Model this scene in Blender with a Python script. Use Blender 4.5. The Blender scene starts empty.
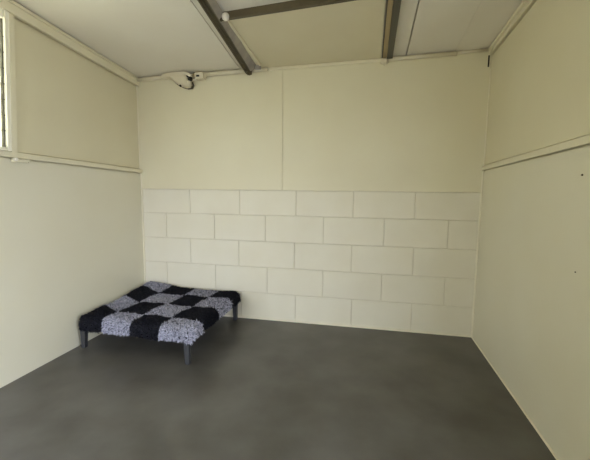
import bpy, bmesh, math, random
from mathutils import Vector, Matrix, noise
random.seed(7)
S = 1.25                                   # working units -> metres
scene = bpy.context.scene
COL = scene.collection
W, FRONT = 2.394, -2.78                     # room width, front wall position

def zc(x, y):                              # height of the sloping ceiling
    return 1.751 + 0.0218*x - 0.0796*y

# ------------------------------------------------------------------ materials
def mat(name, col, rough=0.6, col2=None, nscale=6.0, lo=0.35, hi=0.65, bump=0.0, bscale=60.0, metal=0.0, spec=0.5, detail=4.0):
    m = bpy.data.materials.new(name); m.use_nodes = True
    nt = m.node_tree; b = nt.nodes['Principled BSDF']
    b.inputs['Base Color'].default_value = (*col, 1); b.inputs['Roughness'].default_value = rough
    b.inputs['Metallic'].default_value = metal; b.inputs['Specular IOR Level'].default_value = spec
    tc = nt.nodes.new('ShaderNodeTexCoord')
    if col2:
        n = nt.nodes.new('ShaderNodeTexNoise'); n.inputs['Scale'].default_value = nscale; n.inputs['Detail'].default_value = detail
        r = nt.nodes.new('ShaderNodeMapRange'); r.inputs['From Min'].default_value = lo; r.inputs['From Max'].default_value = hi
        x = nt.nodes.new('ShaderNodeMix'); x.data_type = 'RGBA'
        x.inputs['A'].default_value = (*col, 1); x.inputs['B'].default_value = (*col2, 1)
        nt.links.new(tc.outputs['Object'], n.inputs['Vector']); nt.links.new(n.outputs['Fac'], r.inputs['Value'])
        nt.links.new(r.outputs['Result'], x.inputs['Factor']); nt.links.new(x.outputs['Result'], b.inputs['Base Color'])
    if bump:
        n = nt.nodes.new('ShaderNodeTexNoise'); n.inputs['Scale'].default_value = bscale; n.inputs['Detail'].default_value = 5
        bp = nt.nodes.new('ShaderNodeBump'); bp.inputs['Strength'].default_value = bump; bp.inputs['Distance'].default_value = 0.002
        nt.links.new(tc.outputs['Object'], n.inputs['Vector']); nt.links.new(n.outputs['Fac'], bp.inputs['Height'])
        nt.links.new(bp.outputs['Normal'], b.inputs['Normal'])
    return m

def lin(r, g, b):
    f = lambda v: (v/255/12.92) if v <= 10 else ((v/255+0.055)/1.055)**2.4
    return (f(r), f(g), f(b))

M = dict(
    block=mat('painted_block', lin(226,221,205), 0.55, lin(222,216,198), 3, bump=0.35, bscale=45),
    mortar=mat('painted_joint', lin(215,208,190), 0.6),
    board=mat('cream_board', lin(222,216,191), 0.45, lin(219,212,186), 2, bump=0.05, bscale=12),
    panel=mat('cream_panel', lin(220,213,186), 0.45, lin(217,209,181), 2, bump=0.05, bscale=12),
    panel_white=mat('pale_wall_panel', lin(222,217,197), 0.42, lin(220,214,192), 2, bump=0.05, bscale=12),
    trim=mat('cream_trim', lin(224,217,192), 0.4),
    bead=mat('white_bead', lin(232,226,206), 0.45),
    ceil=mat('ceiling_paint', lin(228,223,212), 0.6, lin(225,219,207), 3),
    hatch=mat('hatch_board', lin(218,210,184), 0.55, lin(215,206,179), 3),
    floor=mat('sealed_concrete', lin(97,95,91), 0.34, lin(74,71,66), 3.2, 0.3, 0.7, bump=0.10, bscale=30, detail=10, spec=0.4),
    steel=mat('brown_steel', lin(92,82,62), 0.5, lin(78,69,52), 9, metal=0.15),
    web=mat('grey_steel', lin(168,161,152), 0.45, lin(150,144,141), 12, metal=0.1),
    dark_steel=mat('dark_steel', lin(84,80,68), 0.5, metal=0.1),
    tan=mat('tan_batten', lin(170,150,112), 0.6),
    plastic=mat('ivory_plastic', lin(214,206,184), 0.4),
    white=mat('white_plastic', lin(236,230,220), 0.35),
    black=mat('black_void', lin(22,20,18), 0.7),
    bedplastic=mat('charcoal_plastic', lin(58,58,60), 0.45, lin(50,50,53), 20),
    sling=mat('black_fabric', lin(30,30,33), 0.85),
    winframe=mat('window_paint_lit', lin(242,238,222), 0.4),  # white frame, made whiter to stand in for window light on the jamb
    screw_shade=mat('dark_screw_and_shade', lin(88,78,62), 0.5, metal=0.3),  # dark screws, also the painted shade outline behind the fitting body
    wool_black=mat('black_pile', lin(20,20,24), 0.9, lin(38,38,46), 90, spec=0.15),
    wool_grey=mat('grey_pile', lin(106,106,117), 0.9, lin(182,182,198), 120, 0.38, 0.62, spec=0.2),
    wool_light=mat('light_pile', lin(210,210,228), 0.9, lin(164,164,180), 110, spec=0.2),
    ground=mat('outdoor_concrete', lin(170,166,156), 0.8),
)
def louvre_mat():
    m = bpy.data.materials.new('frosted_glass'); m.use_nodes = True
    nt = m.node_tree; nt.nodes.clear()
    o = nt.nodes.new('ShaderNodeOutputMaterial'); t = nt.nodes.new('ShaderNodeBsdfTranslucent'); g = nt.nodes.new('ShaderNodeBsdfPrincipled')
    g.inputs['Base Color'].default_value = (0.75,0.76,0.68,1); g.inputs['Roughness'].default_value = 0.25
    t.inputs['Color'].default_value = (0.86,0.84,0.70,1)
    x = nt.nodes.new('ShaderNodeMixShader'); x.inputs[0].default_value = 0.25
    nt.links.new(t.outputs[0], x.inputs[1]); nt.links.new(g.outputs[0], x.inputs[2]); nt.links.new(x.outputs[0], o.inputs[0])
    return m
M['glass'] = louvre_mat()

# ------------------------------------------------------------------ mesh helpers
class MB:
    def __init__(s): s.bm = bmesh.new(); s.mi = 0
    def hexa(s, p, bev=0.0, seg=2):          # p: 8 points, bottom ring then top ring
        v = [s.bm.verts.new(Vector(q)*S) for q in p]
        fs = [s.bm.faces.new([v[i] for i in f]) for f in ((3,2,1,0),(4,5,6,7),(0,1,5,4),(1,2,6,5),(2,3,7,6),(3,0,4,7))]
        for f in fs: f.material_index = s.mi
        if bev:
            es = list({e for f in fs for e in f.edges})
            r = bmesh.ops.bevel(s.bm, geom=es, offset=bev*S, segments=seg, affect='EDGES', profile=0.5)
            for f in r['faces']: f.material_index = s.mi
        return s
    def box(s, x0, x1, y0, y1, z0, z1, bev=0.0, seg=2):
        return s.hexa([(x0,y0,z0),(x1,y0,z0),(x1,y1,z0),(x0,y1,z0),(x0,y0,z1),(x1,y0,z1),(x1,y1,z1),(x0,y1,z1)], bev, seg)
    def bar(s, a, b, side, up, bev=0.0):     # sweep a parallelogram (side, up) from a to b
        a, b, si, u = Vector(a), Vector(b), Vector(side), Vector(up)
        p = [a, b, b+si, a+si, a+u, b+u, b+si+u, a+si+u]
        return s.hexa(p, bev)
    def tube(s, pts, r, n=12, cap=True):
        P = [Vector(p)*S for p in pts]; R = [q*S for q in r] if isinstance(r, (list, tuple)) else [r*S]*len(P)
        rings = []; up = None
        for i, p in enumerate(P):
            d = (P[min(i+1,len(P)-1)] - P[max(i-1,0)]).normalized()
            if up is None: up = Vector((0,0,1)) if abs(d.z) < 0.9 else Vector((1,0,0))
            sx = d.cross(up).normalized(); up = sx.cross(d).normalized()
            rings.append([s.bm.verts.new(p + (sx*math.cos(2*math.pi*k/n) + up*math.sin(2*math.pi*k/n))*R[i]) for k in range(n)])
        for a, b in zip(rings, rings[1:]):
            for k in range(n):
                f = s.bm.faces.new((a[k], a[(k+1)%n], b[(k+1)%n], b[k])); f.material_index = s.mi; f.smooth = True
        if cap:
            for rg in (rings[0][::-1], rings[-1]):
                f = s.bm.faces.new(rg); f.material_index = s.mi
        return s
    def prism(s, outline, axis, d0, d1, bev=0.0):   # outline in the two other axes, extruded on axis
        def P(q, d):
            q = list(q); q.insert(axis, d); return Vector(q)*S
        a = [s.bm.verts.new(P(q, d0)) for q in outline]; b = [s.bm.verts.new(P(q, d1)) for q in outline]
        fs = [s.bm.faces.new(a), s.bm.faces.new(b[::-1])]; n = len(a)
        for k in range(n): fs.append(s.bm.faces.new((a[k], b[k], b[(k+1)%n], a[(k+1)%n])))
        for f in fs: f.material_index = s.mi
        if bev:
            r = bmesh.ops.bevel(s.bm, geom=list({e for f in fs for e in f.edges}), offset=bev*S, segments=2, affect='EDGES')
            for f in r['faces']: f.material_index = s.mi
        return s
    def build(s, name, m, parent=None, origin=None):
        bmesh.ops.recalc_face_normals(s.bm, faces=s.bm.faces[:])
        me = bpy.data.meshes.new(name)
        o0 = Vector(origin)*S if origin is not None else Vector()
        if parent is not None: o0 = parent.matrix_basis.translation.copy()
        if o0.length: bmesh.ops.translate(s.bm, verts=s.bm.verts[:], vec=-o0)
        s.bm.to_mesh(me); s.bm.free()
        for q in (m if isinstance(m, (list, tuple)) else [m]): me.materials.append(M[q])
        o = bpy.data.objects.new(name, me); COL.objects.link(o)
        if parent is not None: o.parent = parent
        else: o.location = o0
        return o
def tag(o, label, cat, group=None):
    o['label'] = label; o['category'] = cat
    if group: o['group'] = group
    return o
def thing(name, loc, label, cat, group=None):
    o = bpy.data.objects.new(name, None); COL.objects.link(o); o.location = Vector(loc)*S
    o.empty_display_size = 0.1
    return tag(o, label, cat, group)
def struct(o, label=None):
    o['kind'] = 'structure'
    if label: o['label'] = label
    return o

# ------------------------------------------------------------------ the room shell
struct(MB().box(-0.1, W+0.1, FRONT-0.1, 0.1, -0.1, 0).build('floor', 'floor'), 'dark grey sealed concrete floor')
m = MB()
def ceil_slab(xa0, xa1, xb0, xb1, lo, hi):      # xa at the back wall, xb at the front wall
    c = [(xb0,FRONT-.1),(xb1,FRONT-.1),(xa1,.1),(xa0,.1)]
    m.hexa([(x,y,zc(x,y)+lo) for x,y in c] + [(x,y,zc(x,y)+hi) for x,y in c])
ceil_slab(-.1, W+.1, -.1, W+.1, .030, .1); ceil_slab(2.15, 2.2, 2.15, 2.2, .0022, .04)
JA, JB = .800, .954                              # slanting open joint left of the left rail (back, front)
ceil_slab(-.1, JA-.003, -.1, JB-.003, 0, .04)
ceil_slab(JA+.003, 1.894, JB+.003, 1.894, 0, .04)
ceil_slab(1.900, 2.181, 1.900, 2.181, 0, .04)
ceil_slab(2.184, W+.1, 2.184, W+.1, 0, .04)
struct(m.build('ceiling', 'ceil'), 'pale sloping ceiling')

# back wall: painted block courses below, boards above
m = MB()
ZL = [0, .1994, .391, .5807, .7686, .9472]
JO = {5:[.400,.790,1.203,1.598,1.996], 4:[.202,.591,.980,1.398,1.804,2.207], 3:[.397,.780,1.194,1.595,2.000],
      2:[.196,.595,.995,1.398,1.802,2.207], 1:[.398,.795,1.205,1.605,2.005]}
G, D = 0.0032, 0.006
for r in range(1, 6):
    z0, z1 = ZL[r-1], ZL[r]
    xs = [0.0] + JO[r] + [W]
    for a, b in zip(xs, xs[1:]):
        t = random.uniform(-.0008, .0008)
        m.box(a+G*.6, b-G*.6, -D+t, .03, z0+G*.6, z1-G*.6, bev=.0028, seg=2)
m.mi = 1
m.box(-.05, W+.05, 0.0, .1, -.05, .9600)
m.mi = 2
for a, b in ((-.0, 1.1032), (1.1068, W)):
    p = [(a,-.013,.9485),(b,-.013,.9485),(b,.1,.9485),(a,.1,.9485)]
    m.hexa(p + [(x,y,zc(x,y)) for x,y,_ in p], bev=.0018)
m.box(1.10, 1.11, -.0085, .1, .95, 1.77)
m.box(-.1, 0, -.0, .1, 0, 1.74); m.box(W, W+.1, 0, .1, 0, 1.79)
struct(m.build('wall_back', ['block', 'mortar', 'board']), 'cream wall of painted blocks below and boards above')

DY0, DY1, DZ = -2.68, -1.85, 1.45          # unseen opening added in the right wall to let in daylight
# left wall: opening for the window between y=-1.04 and y=-2.2
WY0, WY1, WZ0, WZ1 = -2.20, -.985, 1.125, 1.765
def slab(m, x0, x1, y0, y1, z0, z1=None):
    p = [(x0,y0,z0),(x1,y0,z0),(x1,y1,z0),(x0,y1,z0)]
    m.hexa(p + [(x,y,z1 if z1 is not None else zc(x,y)+.01) for x,y,_ in p])
m = MB()
LB = -.012
dl = lambda y: 1.065 + (1.142-1.065)*y/FRONT     # lower edge of the left dado rail
cl = lambda y: zc(0,y) - .062 + .010*y/FRONT*-1  # lower edge of the left cornice
m.hexa([(-.1,FRONT,0),(.006,FRONT,0),(.006,0,0),(-.1,0,0),(-.1,FRONT,dl(FRONT)-.006),(.006,FRONT,dl(FRONT)-.006),(.006,0,dl(0)-.006),(-.1,0,dl(0)-.006)])
m.mi = 1
m.hexa([(-.1,-1.012,1.0),(LB,-1.012,1.0),(LB,0,1.0),(-.1,0,1.0),(-.1,-.972,zc(0,-1)+.01),(LB,-.972,zc(0,-1)+.01),(LB,0,1.76),(-.1,0,1.76)])
slab(m, -.10, LB, FRONT, WY0, 1.0); slab(m, -.10, LB, WY0, WY1, 1.0, WZ0); slab(m, -.10, LB, WY0, WY1, WZ1)
ya, yt = -.988, -.949                            # board edge beside the upright (bottom, top)
m.hexa([(-.05,ya,dl(ya)+.032),(0,ya,dl(ya)+.032),(0,-.001,dl(0)+.032),(-.05,-.001,dl(0)+.032),
        (-.05,yt,cl(yt)-.006),(0,yt,cl(yt)-.006),(0,-.001,cl(0)-.006),(-.05,-.001,cl(0)-.006)])
struct(m.build('wall_left', ['panel_white', 'panel']), 'cream board wall on the left')
m = MB()
RB = W + .012
dr = lambda y: 1.084 + (1.132-1.084)*y/DY1       # lower edge of the right dado rail
cr_ = lambda y: zc(W,y) - .034 - .076*y/FRONT    # lower edge of the right cornice
for ya, yb in ((FRONT, DY0), (DY1, 0)):
    m.mi = 0; m.hexa([(W-.002,ya,0),(W+.1,ya,0),(W+.1,yb,0),(W-.002,yb,0),(W-.002,ya,dr(ya)-.006),(W+.1,ya,dr(ya)-.006),(W+.1,yb,dr(yb)-.006),(W-.002,yb,dr(yb)-.006)])
    m.mi = 1; slab(m, RB, W+.10, ya, yb, 1.0)
    m.hexa([(W,ya,dr(ya)+.033),(W+.05,ya,dr(ya)+.033),(W+.05,yb,dr(yb)+.033),(W,yb,dr(yb)+.033),(W,ya,cr_(ya)-.006),(W+.05,ya,cr_(ya)-.006),(W+.05,yb,cr_(yb)-.006),(W,yb,cr_(yb)-.006)])
slab(m, W, W+.10, DY0, DY1, DZ)
struct(m.build('wall_right', ['panel_white', 'panel']), 'cream board wall on the right with an unseen opening added for daylight')
FX0, FX1, FZ, FY = 0.05, 0.72, 1.10, -2.36      # unseen daylight opening, in a short return added to brighten the left floor
m = MB()
slab(m, -.1, FX0, FY-.1, FY, 0); slab(m, FX1, .95, FY-.1, FY, 0); slab(m, FX0, FX1, FY-.1, FY, FZ); slab(m, .85, .95, FRONT-.1, FY-.1, 0); slab(m, .85, W+.1, FRONT-.1, FRONT, 0)
struct(m.build('wall_front', 'panel'), 'front wall behind the viewpoint with an opening added on its left for daylight')

# ------------------------------------------------------------------ trims
def trim(n, m, mt, label): struct(m.build('trim_%d' % n, mt), label)
def wall_run(m, xw, sgn, ya, yb, za0, za1, zb0, zb1, th, bev=.003, gap=.006):
    """band on a side wall from y=ya (z range za) to y=yb (z range zb), proud by th"""
    x0, xm, x1 = xw - sgn*.02, xw + sgn*gap, xw + sgn*th
    def hx(xa, xb, i, bv):
        m.hexa([(xa,ya,za0+i),(xa,yb,zb0+i),(xb,yb,zb0+i),(xb,ya,za0+i),(xa,ya,za1-i),(xa,yb,zb1-i),(xb,yb,zb1-i),(xb,ya,za1-i)], bv)
    if gap: hx(x0, xm+sgn*.001, .008, 0)          # packing strip: leaves an open joint along both edges
    hx(xm, x1, 0, bev)
m = MB()   # cornice left
f = lambda y: zc(0, y)
wall_run(m, 0, 1, 0, FRONT, f(0)-.060, f(0)-.006, f(FRONT)-.070, f(FRONT)-.006, .024, .004)
wall_run(m, 0, 1, 0, FRONT, f(0)-.018, f(0)-.005, f(FRONT)-.024, f(FRONT)-.005, .033, .004)
trim(1, m, 'trim', 'cream cornice along the top of the left wall')
m = MB()   # cornice right
f = lambda y: zc(W, y)
wall_run(m, W, -1, 0, FRONT, f(0)-.034, f(0)-.006, f(FRONT)-.110, f(FRONT)-.006, .014, .002, .004)
wall_run(m, W, -1, 0, FRONT, f(0)-.019, f(0)-.004, f(FRONT)-.050, f(FRONT)-.004, .028, .002, .0)
trim(2, m, 'trim', 'cream cornice along the top of the right wall')
m = MB()   # dado left
wall_run(m, 0, 1, 0, FRONT, 1.065, 1.090, 1.142, 1.170, .022, .002)
trim(3, m, 'trim', 'cream dado rail on the left wall')
m = MB()   # dado right
wall_run(m, W, -1, 0, DY1, 1.084, 1.110, 1.132, 1.160, .014, .002, .003)
trim(4, m, 'trim', 'cream dado rail on the right wall')
m = MB()
m.hexa([(-.02,-1.022,1.118),(.018,-1.022,1.118),(.018,-.994,1.118),(-.02,-.994,1.118),(-.02,-.982,1.80),(.018,-.982,1.80),(.018,-.955,1.80),(-.02,-.955,1.80)], .002)
trim(5, m, 'trim', 'cream upright between window and wall board')
m = MB()
m.box(.006, .013, -.019, -.004, 0, 1.060, bev=.0015); m.box(0, .006, -.020, -.013, 1.09, 1.72, bev=.0015)
trim(6, m, 'bead', 'pale bead up the left corner')
m = MB()
m.box(W-.010, W-.001, -.016, -.004, 0, 1.082, bev=.0015); m.box(W-.006, W, -.020, -.013, 1.11, 1.69, bev=.0015)
trim(7, m, 'bead', 'pale bead up the right corner')
m = MB().box(.006, W-.002, -.014, -.004, 0, .010, bev=.002)
struct(m.build('baseboard_back', 'bead'), 'thin pale sealant line under the block wall')
m = MB().box(W-.008, W, DY1, -.012, 0, .006, bev=.002)
struct(m.build('baseboard_right', 'bead'), 'thin pale sealant line under the right wall')
def ceil_strip(m, x0, x1, y0, y1, t, xo=0.0, bev=.001, off=0.0):
    p = [(x0,y0),(x1,y0),(x1+xo,y1),(x0+xo,y1)]
    m.hexa([(x,y,zc(x,y)-t-off) for x,y in p] + [(x,y,zc(x,y)+.002-off) for x,y in p], bev)
m = MB()   # gap in the top right corner
m.box(W-.020, W-.012, -.0160, -.0125, 1.702, 1.768)
trim(8, m, 'black', 'short dark gap in the top right corner')

# ------------------------------------------------------------------ window on the left wall
m = MB()
fx0, fx1 = -.045, .016
m.hexa([(fx0,-1.036,WZ0-.002),(fx1,-1.039,WZ0-.002),(fx1,-1.003,WZ0-.002),(fx0,-1.010,WZ0-.002),(fx0,-1.000,WZ1+.01),(fx1,-1.003,WZ1+.01),(fx1,-.981,WZ1+.01),(fx0,-.974,WZ1+.01)], .003)         # jamb near the corner
m.box(fx0, fx1, WY0, WY0+.045, WZ0-.002, WZ1+.01, bev=.003)
m.box(fx0, fx1, WY0+.045, -1.040, WZ0-.002, WZ0+.014, bev=.003); m.box(fx0, fx1, WY0+.045, -1.010, WZ1-.035, WZ1+.01, bev=.003)
win = struct(m.build('window_1', 'winframe'), 'louvre window high on the left wall')
m = MB()
zz = WZ0+.02
while zz < WZ1-.06:                                                   # overlapping glass blades
    m.hexa([(-.030,WY0+.05,zz),(-.010,WY0+.05,zz-.004),(-.010,-1.012,zz-.004),(-.030,-1.012,zz),
            (-.034,WY0+.05,zz+.078),(-.030,WY0+.05,zz+.078),(-.030,-1.012,zz+.078),(-.034,-1.012,zz+.078)])
    zz += .072
m.build('louvre_glass', 'glass', win)
m = MB()
m.hexa([(-.012,-1.045,WZ0+.012),(.002,-1.045,WZ0+.012),(.002,-1.040,WZ0+.012),(-.012,-1.040,WZ0+.012),(-.012,-1.010,WZ1-.035),(.002,-1.010,WZ1-.035),(.002,-1.005,WZ1-.035),(-.012,-1.005,WZ1-.035)], .001)
zz = WZ0+.02
while zz < WZ1-.05:
    yy = -1.044 + .057*(zz-WZ0)
    m.box(-.012, .004, yy-.002, yy+.014, zz-.0025, zz+.0025); zz += .072
m.build('louvre_channel', 'dark_steel', win)

# ------------------------------------------------------------------ ceiling rails, cross bar, hatch board
def rail_piece(m, x0, x1, xo, y0, y1, d0, d1, bev=.001):
    """strip running front to back under the ceiling between depths d0 (upper) and d1 (lower); xo shifts the back end"""
    p = [(x0,y0),(x1,y0),(x1+xo,y1),(x0+xo,y1)]
    m.hexa([(x,y,zc(x,y)-d1) for x,y in p] + [(x,y,zc(x,y)-d0) for x,y in p], bev)
YB = -.030
t = thing('ceiling_rail', (.93, -1.2, zc(.93,-1.2)), 'brown and grey steel rail across the ceiling to the left of the hatch board', 'rail', 'steel rails across the ceiling')
fl = lambda y: .847 - .071*y              # left edge of the flange
m = MB()
y0, y1 = FRONT, YB-.02
m.hexa([(fl(y0)+.037,y0,zc(.95,y0)-.040),(fl(y0)+.043,y0,zc(.95,y0)-.040),(fl(y1)+.043,y1,zc(.93,y1)-.040),(fl(y1)+.037,y1,zc(.93,y1)-.040),
        (.934,y0,zc(.95,y0)+.002),(.941,y0,zc(.95,y0)+.002),(.936,y1,zc(.93,y1)+.002),(.929,y1,zc(.93,y1)+.002)], .001)
m.build('side_plate', 'web', t)
m = MB()
xo = -.071*(-FRONT+YB)
def fp(a, b, d0, d1): rail_piece(m, fl(FRONT)+a, fl(FRONT)+b, xo, FRONT, YB, d0, d1)
fp(0, .042, .034, .040); fp(0, .005, .015, .040); fp(.010, .015, .040, .047); fp(.024, .029, .040, .047); fp(.037, .042, .036, .046)
m.build('bottom_flange', 'steel', t)
m = MB(); m.box(.925, .965, -.075, -.060, zc(.95,-.05)-.030, zc(.95,-.05)-.002, bev=.003)
m.build('end_lug', 'web', t)
m = MB(); m.tube([(.880,-.060,zc(.9,0)-.026),(.880,-.056,zc(.9,0)-.036),(.878,-.050,zc(.9,0)-.046),(.877,-.048,zc(.9,0)-.052)], [.020,.020,.016,.006], 16)
m.build('end_cap', 'steel', t)

t = thing('ceiling_rail', (1.78, -1.2, zc(1.78,-1.2)), 'dark steel rail across the ceiling to the right of the hatch board', 'rail', 'steel rails across the ceiling')
m = MB(); rail_piece(m, 1.777, 1.812, .002, FRONT, YB-.005, -.002, .022); m.build('bottom_flange', 'dark_steel', t)
m = MB(); rail_piece(m, 1.752, 1.777, .003, FRONT, YB-.005, -.002, .012); m.build('edge_strip', 'tan', t)
m = MB(); rail_piece(m, 1.744, 1.752, .004, FRONT, YB-.005, -.002, .010); m.build('edge_lip', 'dark_steel', t)

t = thing('cross_bar', (1.34, -.64, zc(1.34,-.64)), 'brown steel bar running across the ceiling between the two rails', 'bar')
m = MB()
a, b = (.950,-.622), (1.745,-.590)
def bar_at(m, ya, yb, h0, h1, bev=.002):
    q = [(.925,ya),(1.744,ya-.057),(1.744,yb-.057),(.925,yb)]
    m.hexa([(x,y,zc(x,y)-h1) for x,y in q] + [(x,y,zc(x,y)-h0) for x,y in q], bev)
bar_at(m, -.682, -.662, -.002, .034); m.build('beam', 'steel', t)
m = MB(); bar_at(m, -.660, -.652, .002, .030, .001); m.build('edge_lip', 'hatch', t)

m = MB()   # round white cap on the bar
cz = 1.802
m.tube([(.972,-.674+.001-.020*math.sin(a_)-.012, cz) for a_ in [k*math.pi/16 for k in range(-3,9)]], [max(.0195*math.cos(k*math.pi/16), .0005) for k in range(-3,9)], 24)
tag(m.build('bolt_cap', 'white', origin=(.972,-.680,cz)), 'round white cap on the cross bar beside the left ceiling rail', 'cap')

t = thing('ceiling_hatch', (1.35, -.31, zc(1.35,-.31)), 'plain cream board set in the ceiling between the rails and the cross bar', 'hatch')
m = MB(); q = [(.942,-.664),(1.743,-.720),(1.745,-.020),(.938,-.020)]
m.hexa([(x,y,zc(x,y)-.004) for x,y in q] + [(x,y,zc(x,y)+.004) for x,y in q]); m.build('board', 'hatch', t)
m = MB(); ceil_strip(m, .950, .964, -.640, -.075, .008, .006, .001, .004); m.build('edge_batten', 'trim', t)

# ------------------------------------------------------------------ pipes along the top of the back wall
def pipe_pt(x, off=.022, y=-.026): return (x, y, zc(x, 0)-off)
m = MB(); m.tube([pipe_pt(.020,.018,-.034), pipe_pt(.26,.018,-.034)], .014)
tag(m.build('conduit', 'plastic', origin=pipe_pt(.02)), 'cream pipe in the back left ceiling corner, left of the junction fitting', 'pipe', 'pipes along the back wall')
m = MB(); m.tube([pipe_pt(.535,.019,-.034), pipe_pt(.85,.019,-.034)], .0155); m.tube([pipe_pt(.85,.019,-.034), pipe_pt(1.004,.016,-.034)], .013)
tag(m.build('conduit', 'plastic', origin=pipe_pt(.535)), 'cream pipe from the junction fitting to just past the left ceiling rail', 'pipe', 'pipes along the back wall')
m = MB(); m.tube([pipe_pt(1.775,.017,-.034), pipe_pt(2.192,.015,-.034)], .013); m.tube([pipe_pt(2.192,.011,-.034), pipe_pt(2.370,.009,-.034)], .009)
tag(m.build('conduit', 'plastic', origin=pipe_pt(1.775)), 'cream pipe at the ceiling edge, between right ceiling rail and right wall', 'pipe', 'pipes along the back wall')
m = MB(); p = [(1.014,-.013),(1.750,-.013),(1.750,-.026),(1.014,-.026)]
m.hexa([(x,y,zc(x,0)-.022) for x,y in p] + [(x,y,zc(x,0)-.004) for x,y in p], .002)
trim(9, m, 'trim', 'thin cream strip at the ceiling edge under the hatch board')
m = MB(); m.tube([pipe_pt(1.742,.022,-.030), pipe_pt(1.790,.022,-.030)], .018, 16); m.tube([pipe_pt(1.768,.030,-.030), pipe_pt(1.768,.050,-.030)], [.010,.006], 10)
tag(m.build('pipe_coupling', 'plastic', origin=pipe_pt(1.75)), 'cream pipe coupling under the back end of the right ceiling rail', 'pipe fitting')

# junction fitting in the corner of back wall and ceiling
zf = zc(.36, 0)
t = thing('junction_fitting', (.36, -.03, zf), 'cream plastic fitting with rounded body and dark openings, on the pipe near left corner', 'fitting')
m = MB()   # swept cover lying along the ceiling
pts = [(.235,zf-.030),(.250,zf-.012),(.33,zf-.003),(.42,zf-.001),(.455,zf-.014),(.475,zf-.032),(.455,zf-.036),(.42,zf-.018),(.34,zf-.022),(.30,zf-.034)]
m.prism(pts, 1, -.085, -.015, .003); m.build('cover', 'plastic', t)
m = MB()   # rounded body
hull = [(.292,zf-.020),(.35,zf-.012),(.420,zf-.012),(.438,zf-.040),(.450,zf-.080),(.440,zf-.098),(.410,zf-.100),(.370,zf-.088),(.335,zf-.068),(.306,zf-.042)]
cx, cz_ = .375, zf-.050
def ring(sc, y): return [(cx+(x-cx)*sc, y, cz_+(z-cz_)*sc) for x, z in hull]
rings = [ring(1,-.013), ring(1,-.050), ring(.93,-.072), ring(.72,-.086), ring(.35,-.092)]
vs = [[m.bm.verts.new(Vector(q)*S) for q in r] for r in rings]
for a, b in zip(vs, vs[1:]):
    for k in range(len(a)): m.bm.faces.new((a[k], a[(k+1)%len(a)], b[(k+1)%len(a)], b[k])).smooth = True
m.bm.faces.new(vs[0]); m.bm.faces.new(vs[-1])
m.build('body', 'plastic', t)
m = MB(); m.prism([(x, z) for x, y, z in ring(1.10, 0)], 1, -.026, -.0125); m.build('shade_outline', 'screw_shade', t)  # dark rim added behind the body to imitate its contact shade
m = MB(); m.tube([(.430,-.050,zf-.046),(.458,-.066,zf-.048)], [.015,.015], 14);
m.build('socket', 'black', t)
m = MB(); m.tube([(.428,-.06,zf-.028),(.440,-.075,zf-.028)], .008, 10); m.build('socket', 'black', t)
m = MB(); m.tube([(.388,-.078,zf-.092),(.384,-.082,zf-.098)], .008, 10); m.build('socket', 'black', t)
m = MB(); m.tube([(.425,-.055,zf-.076),(.437,-.062,zf-.074),(.452,-.066,zf-.074),(.458,-.066,zf-.074)], [.018,.019,.014,.006], 16)
m.tube([(.445,-.045,zf-.054),(.50,-.040,zf-.038)], .010, 12)
m.build('nozzle', 'plastic', t)
m = MB(); m.box(.483, .548, -.066, -.014, zf-.050, zf-.004, bev=.006); m.tube([(.548,-.03,zf-.02),(.556,-.03,zf-.02)], .015, 14)
m.build('connector_box', 'plastic', t)
m = MB(); m.box(.500, .522, -.069, -.064, zf-.036, zf-.024, bev=.001); m.build('slot', 'black', t)

# ------------------------------------------------------------------ small marks on the walls
m = MB(); m.tube([(W+.002,-1.086,1.014),(W-.006,-1.086,1.014)], [.0045,.003], 12)
tag(m.build('screw', 'screw_shade', origin=(W-.002,-1.086,1.014)), 'small dark screw in the right wall just under the dado rail', 'screw')
m = MB(); m.tube([(W+.002,-1.102,.687),(W-.005,-1.102,.687)], [.003,.002], 12)
tag(m.build('screw', 'screw_shade', origin=(W-.002,-1.102,.687)), 'tiny dark screw low on the right wall, well below the dado rail', 'screw')
t = thing('wall_catch', (.012, -.965, 1.085), 'small cream metal catch under the dado rail at the window upright', 'catch')
m = MB().box(.010, .032, -1.025, -.940, 1.072, 1.089, bev=.003); m.build('plate', 'trim', t)
m = MB(); m.tube([(.030,-1.022,1.085),(.042,-1.022,1.085)], .008, 12); m.build('knob', 'white', t)
m = MB(); m.tube([(.030,-.952,1.078),(.037,-.952,1.078)], .005, 10); m.build('rivet', 'trim', t)

# ------------------------------------------------------------------ dog bed
FL, FR, BR, BL = (.052,-.692), (.757,-.746), (.772,-.066), (.055,-.050)
t = thing('dog_bed', (.40, -.39, 0), 'low charcoal framed pet bed on four tapered legs in the left corner', 'pet bed')
ctr = Vector((.40, -.39))
for (x, y) in (FL, FR, BR, BL):
    m = MB(); sx = 1 if x > .4 else -1; sy = 1 if y > -.39 else -1
    def ring4(cx, cy, h, z): return [(cx-h,cy-h,z),(cx+h,cy-h,z),(cx+h,cy+h,z),(cx-h,cy+h,z)]
    m.hexa(ring4(x, y, .0125, 0) + ring4(x-sx*.003, y-sy*.003, .0175, .150), .003)
    m.build('leg', 'bedplastic', t)
m = MB()
q = [Vector(p) for p in (FL, FR, BR, BL)]
for i in range(4):
    a, b = q[i], q[(i+1)%4]; d = (b-a).normalized(); n = Vector((-d.y, d.x))
    a2, b2 = a - d*.010, b + d*.010
    o0, o1 = -n*.011, n*.020
    pts = [a2+o0, b2+o0, b2+o1, a2+o1]
    m.hexa([(p.x,p.y,.116) for p in pts] + [(p.x,p.y,.152) for p in pts], .004)
m.build('frame', 'bedplastic', t)
m = MB()
m.hexa([(p[0],p[1],.140) for p in (FL,FR,BR,BL)] + [(p[0],p[1],.176) for p in (FL,FR,BR,BL)], .012, 3)
m.build('cushion', 'sling', t)

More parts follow.
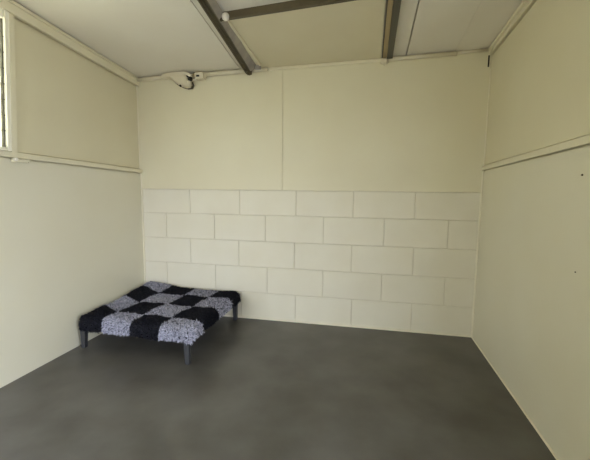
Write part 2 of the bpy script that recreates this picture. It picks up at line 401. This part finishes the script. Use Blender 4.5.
# ------------------------------------------------------------------ fluffy checked blanket draped over the bed
def smooth(a, b, t):
    t = max(0.0, min(1.0, (t-a)/(b-a))); return t*t*(3-2*t)
RR = .045
def prof(s, lo, hi):
    """arc length s along one axis -> (position, drop, tangent) over rounded edges at lo and hi"""
    for sg, e in ((1, hi), (-1, lo)):
        d = (s - e)*sg + RR*.55
        if d > 0:
            if d < RR*math.pi/2:
                th = d/RR; return e - sg*RR*.55 + sg*RR*math.sin(th), RR*(1-math.cos(th))
            return e - sg*RR*.55 + sg*RR, RR + d - RR*math.pi/2
    return s, 0.0
def rim(u_, v_):
    pass
def surf(u, v):
    # bed outline is slightly skewed: the front edge runs a little nearer on the right
    x, dx = prof(u, .050, .775); yl, dy = prof(v, -.705, -.030)
    y = yl - .050*(x/.78)*smooth(-.2, -.75, yl) + .010
    if y > -.026: y = -.026
    drop = (dx**3 + dy**3)**(1/3)
    ex = dx/(dx+dy+1e-6)
    # round the vertical corners in plan
    cr = min(dx, dy)
    x -= (1 if u > .4 else -1)*cr*.55; y += (1 if v < -.4 else -1)*cr*.55
    z = .202 - drop
    z += .012*noise.noise(Vector((u*5, v*5, 3.1))) + .006*noise.noise(Vector((u*13, v*13, 1.7)))
    z += .032*math.exp(-((u-.08)**2/.05 + (v+.05)**2/.03))          # bunched up in the room corner
    return Vector((max(x, .016), y, max(z, .118)))
U0, U1, V0, V1 = -.016, .838, -.785, .030
def cell(u, v):
    wob = .012*noise.noise(Vector((u*7, v*7, 9)))
    us = u + wob + .046*smooth(-.15, -.75, v)
    vs_ = v + wob - .085*smooth(.26, .02, u)
    cu = sum(us > k for k in (.255, .447, .633)); cv = sum(vs_ > k for k in (-.600, -.408, -.213))
    return (cu + cv) % 2 == 1           # back left (0,3) is grey
NU, NV = 150, 150
m = MB(); bm = m.bm
gr = [[bm.verts.new(surf(U0+(U1-U0)*i/NU, V0+(V1-V0)*j/NV)*S) for j in range(NV+1)] for i in range(NU+1)]
for i in range(NU):
    for j in range(NV):
        f = bm.faces.new((gr[i][j], gr[i+1][j], gr[i+1][j+1], gr[i][j+1])); f.smooth = True
        f.material_index = 1 if cell(U0+(U1-U0)*(i+.5)/NU, V0+(V1-V0)*(j+.5)/NV) else 0
def tuft(u, v, L, wd, white):
    p = surf(u, v); e = .004
    n = (surf(u+e, v)-p).cross(surf(u, v+e)-p)
    if n.length < 1e-9: return
    n.normalize()
    d = (n + Vector((random.gauss(0,.55), random.gauss(0,.55), random.gauss(0,.35)-.1))).normalized()
    d2 = (d + Vector((random.gauss(0,.6), random.gauss(0,.6), random.gauss(0,.5)-.25))).normalized()
    s = d.cross(Vector((random.gauss(0,1), random.gauss(0,1), random.gauss(0,1)))).normalized()
    p0 = p - n*.002; p1 = p0 + d*L*.55; p2 = p1 + d2*L*.55
    for q_ in (p0, p1, p2):
        q_.x = max(q_.x, .0135); q_.y = min(q_.y, -.018)
    a = [bm.verts.new((q_ + s*w_)*S) for q_, w_ in ((p0,-wd),(p0,wd),(p1,wd*1.1),(p1,-wd*1.1),(p2,wd*.5),(p2,-wd*.5))]
    for idx in ((0,1,2,3),(3,2,4,5)):
        f = bm.faces.new([a[k] for k in idx]); f.material_index = white
for k in range(26000):
    u, v = random.uniform(U0, U1), random.uniform(V0, V1)
    g = cell(u, v)
    edge = smooth(.70, .80, u) + smooth(-.66, -.72, v)
    tuft(u, v, random.uniform(.006,.012)*(1+.35*edge), random.uniform(.0014,.0026), (random.choices((0,1,2), (14, 55-20*edge, 30+22*edge))[0]) if g else 0)
for k in range(500):                    # longer fringe strands around the hem
    if random.random() < .5: u, v = random.uniform(U0, U1), V0+.004
    else: u, v = U1-.004, random.uniform(V0, V1)
    g = cell(u, v); tuft(u, v, random.uniform(.010,.018), .0016, 2 if g else 0)
me_o = m.bm
me = bpy.data.meshes.new('blanket')
bmesh.ops.translate(me_o, verts=me_o.verts[:], vec=-Vector((.40,-.39,.19))*S)
me_o.to_mesh(me); me_o.free()
for q in ('wool_black','wool_grey','wool_light'): me.materials.append(M[q])
o = bpy.data.objects.new('blanket', me); COL.objects.link(o); o.location = Vector((.40,-.39,.19))*S
tag(o, 'fluffy black and grey checked blanket draped over the low pet bed', 'blanket')

# ------------------------------------------------------------------ ground outside, light and camera
m = MB().box(W+.1, 8, -8, 3, -.12, -.02).box(-4, W+.1, -8, FRONT-.1, -.12, -.02).box(-4, .85, FRONT-.1, FY-.1, -.12, -.02)
struct(m.build('ground', 'ground'), 'pale concrete ground outside the added openings')

w = bpy.data.worlds.new('sky'); scene.world = w; w.use_nodes = True
bg = w.node_tree.nodes['Background']
bg.inputs['Color'].default_value = (0.89, 0.97, 1.11, 1); bg.inputs['Strength'].default_value = 9.0
def portal(loc, rot, sx, sy):
    l = bpy.data.lights.new('portal', 'AREA'); l.shape = 'RECTANGLE'; l.size = sx*S; l.size_y = sy*S; l.cycles.is_portal = True
    o = bpy.data.objects.new('portal', l); COL.objects.link(o); o.location = Vector(loc)*S; o.rotation_euler = rot
portal((W+.05, (DY0+DY1)/2, DZ/2), (0, math.radians(90), 0), DZ, DY1-DY0)
portal(((FX0+FX1)/2, FY-.05, FZ/2), (math.radians(90), 0, 0), FX1-FX0, FZ)
portal((-.07, (WY0+WY1)/2, (WZ0+WZ1)/2), (0, math.radians(-90), 0), WZ1-WZ0, WY1-WY0)

F_PX, YAW, PIT, ROL = 358.32, -.2001, -.1136, .0105
cam = bpy.data.cameras.new('camera'); co = bpy.data.objects.new('camera', cam); COL.objects.link(co)
cam.sensor_fit = 'HORIZONTAL'; cam.sensor_width = 36; cam.lens = F_PX/590*36; cam.clip_start = .02
cs, sn = math.cos(YAW), math.sin(YAW)
fw = Vector((sn*math.cos(PIT), cs*math.cos(PIT), math.sin(PIT))); rt = Vector((cs, -sn, 0)); up = rt.cross(fw)
r2 = rt*math.cos(ROL) + up*math.sin(ROL); u2 = up*math.cos(ROL) - rt*math.sin(ROL)
mw = Matrix((r2, u2, -fw)).transposed().to_4x4(); mw.translation = Vector((1.6944, -2.4607, .957))*S
co.matrix_world = mw
scene.camera = co
vs_ = scene.view_settings
scene.display_settings.display_device = 'sRGB'
vs_.view_transform = 'Standard'; vs_.look = 'None'; vs_.gamma = 1; vs_.use_curve_mapping = False; vs_.exposure = 0.2
scene.cycles.max_bounces = 12; scene.cycles.diffuse_bounces = 8
scene.cycles.use_denoising = True
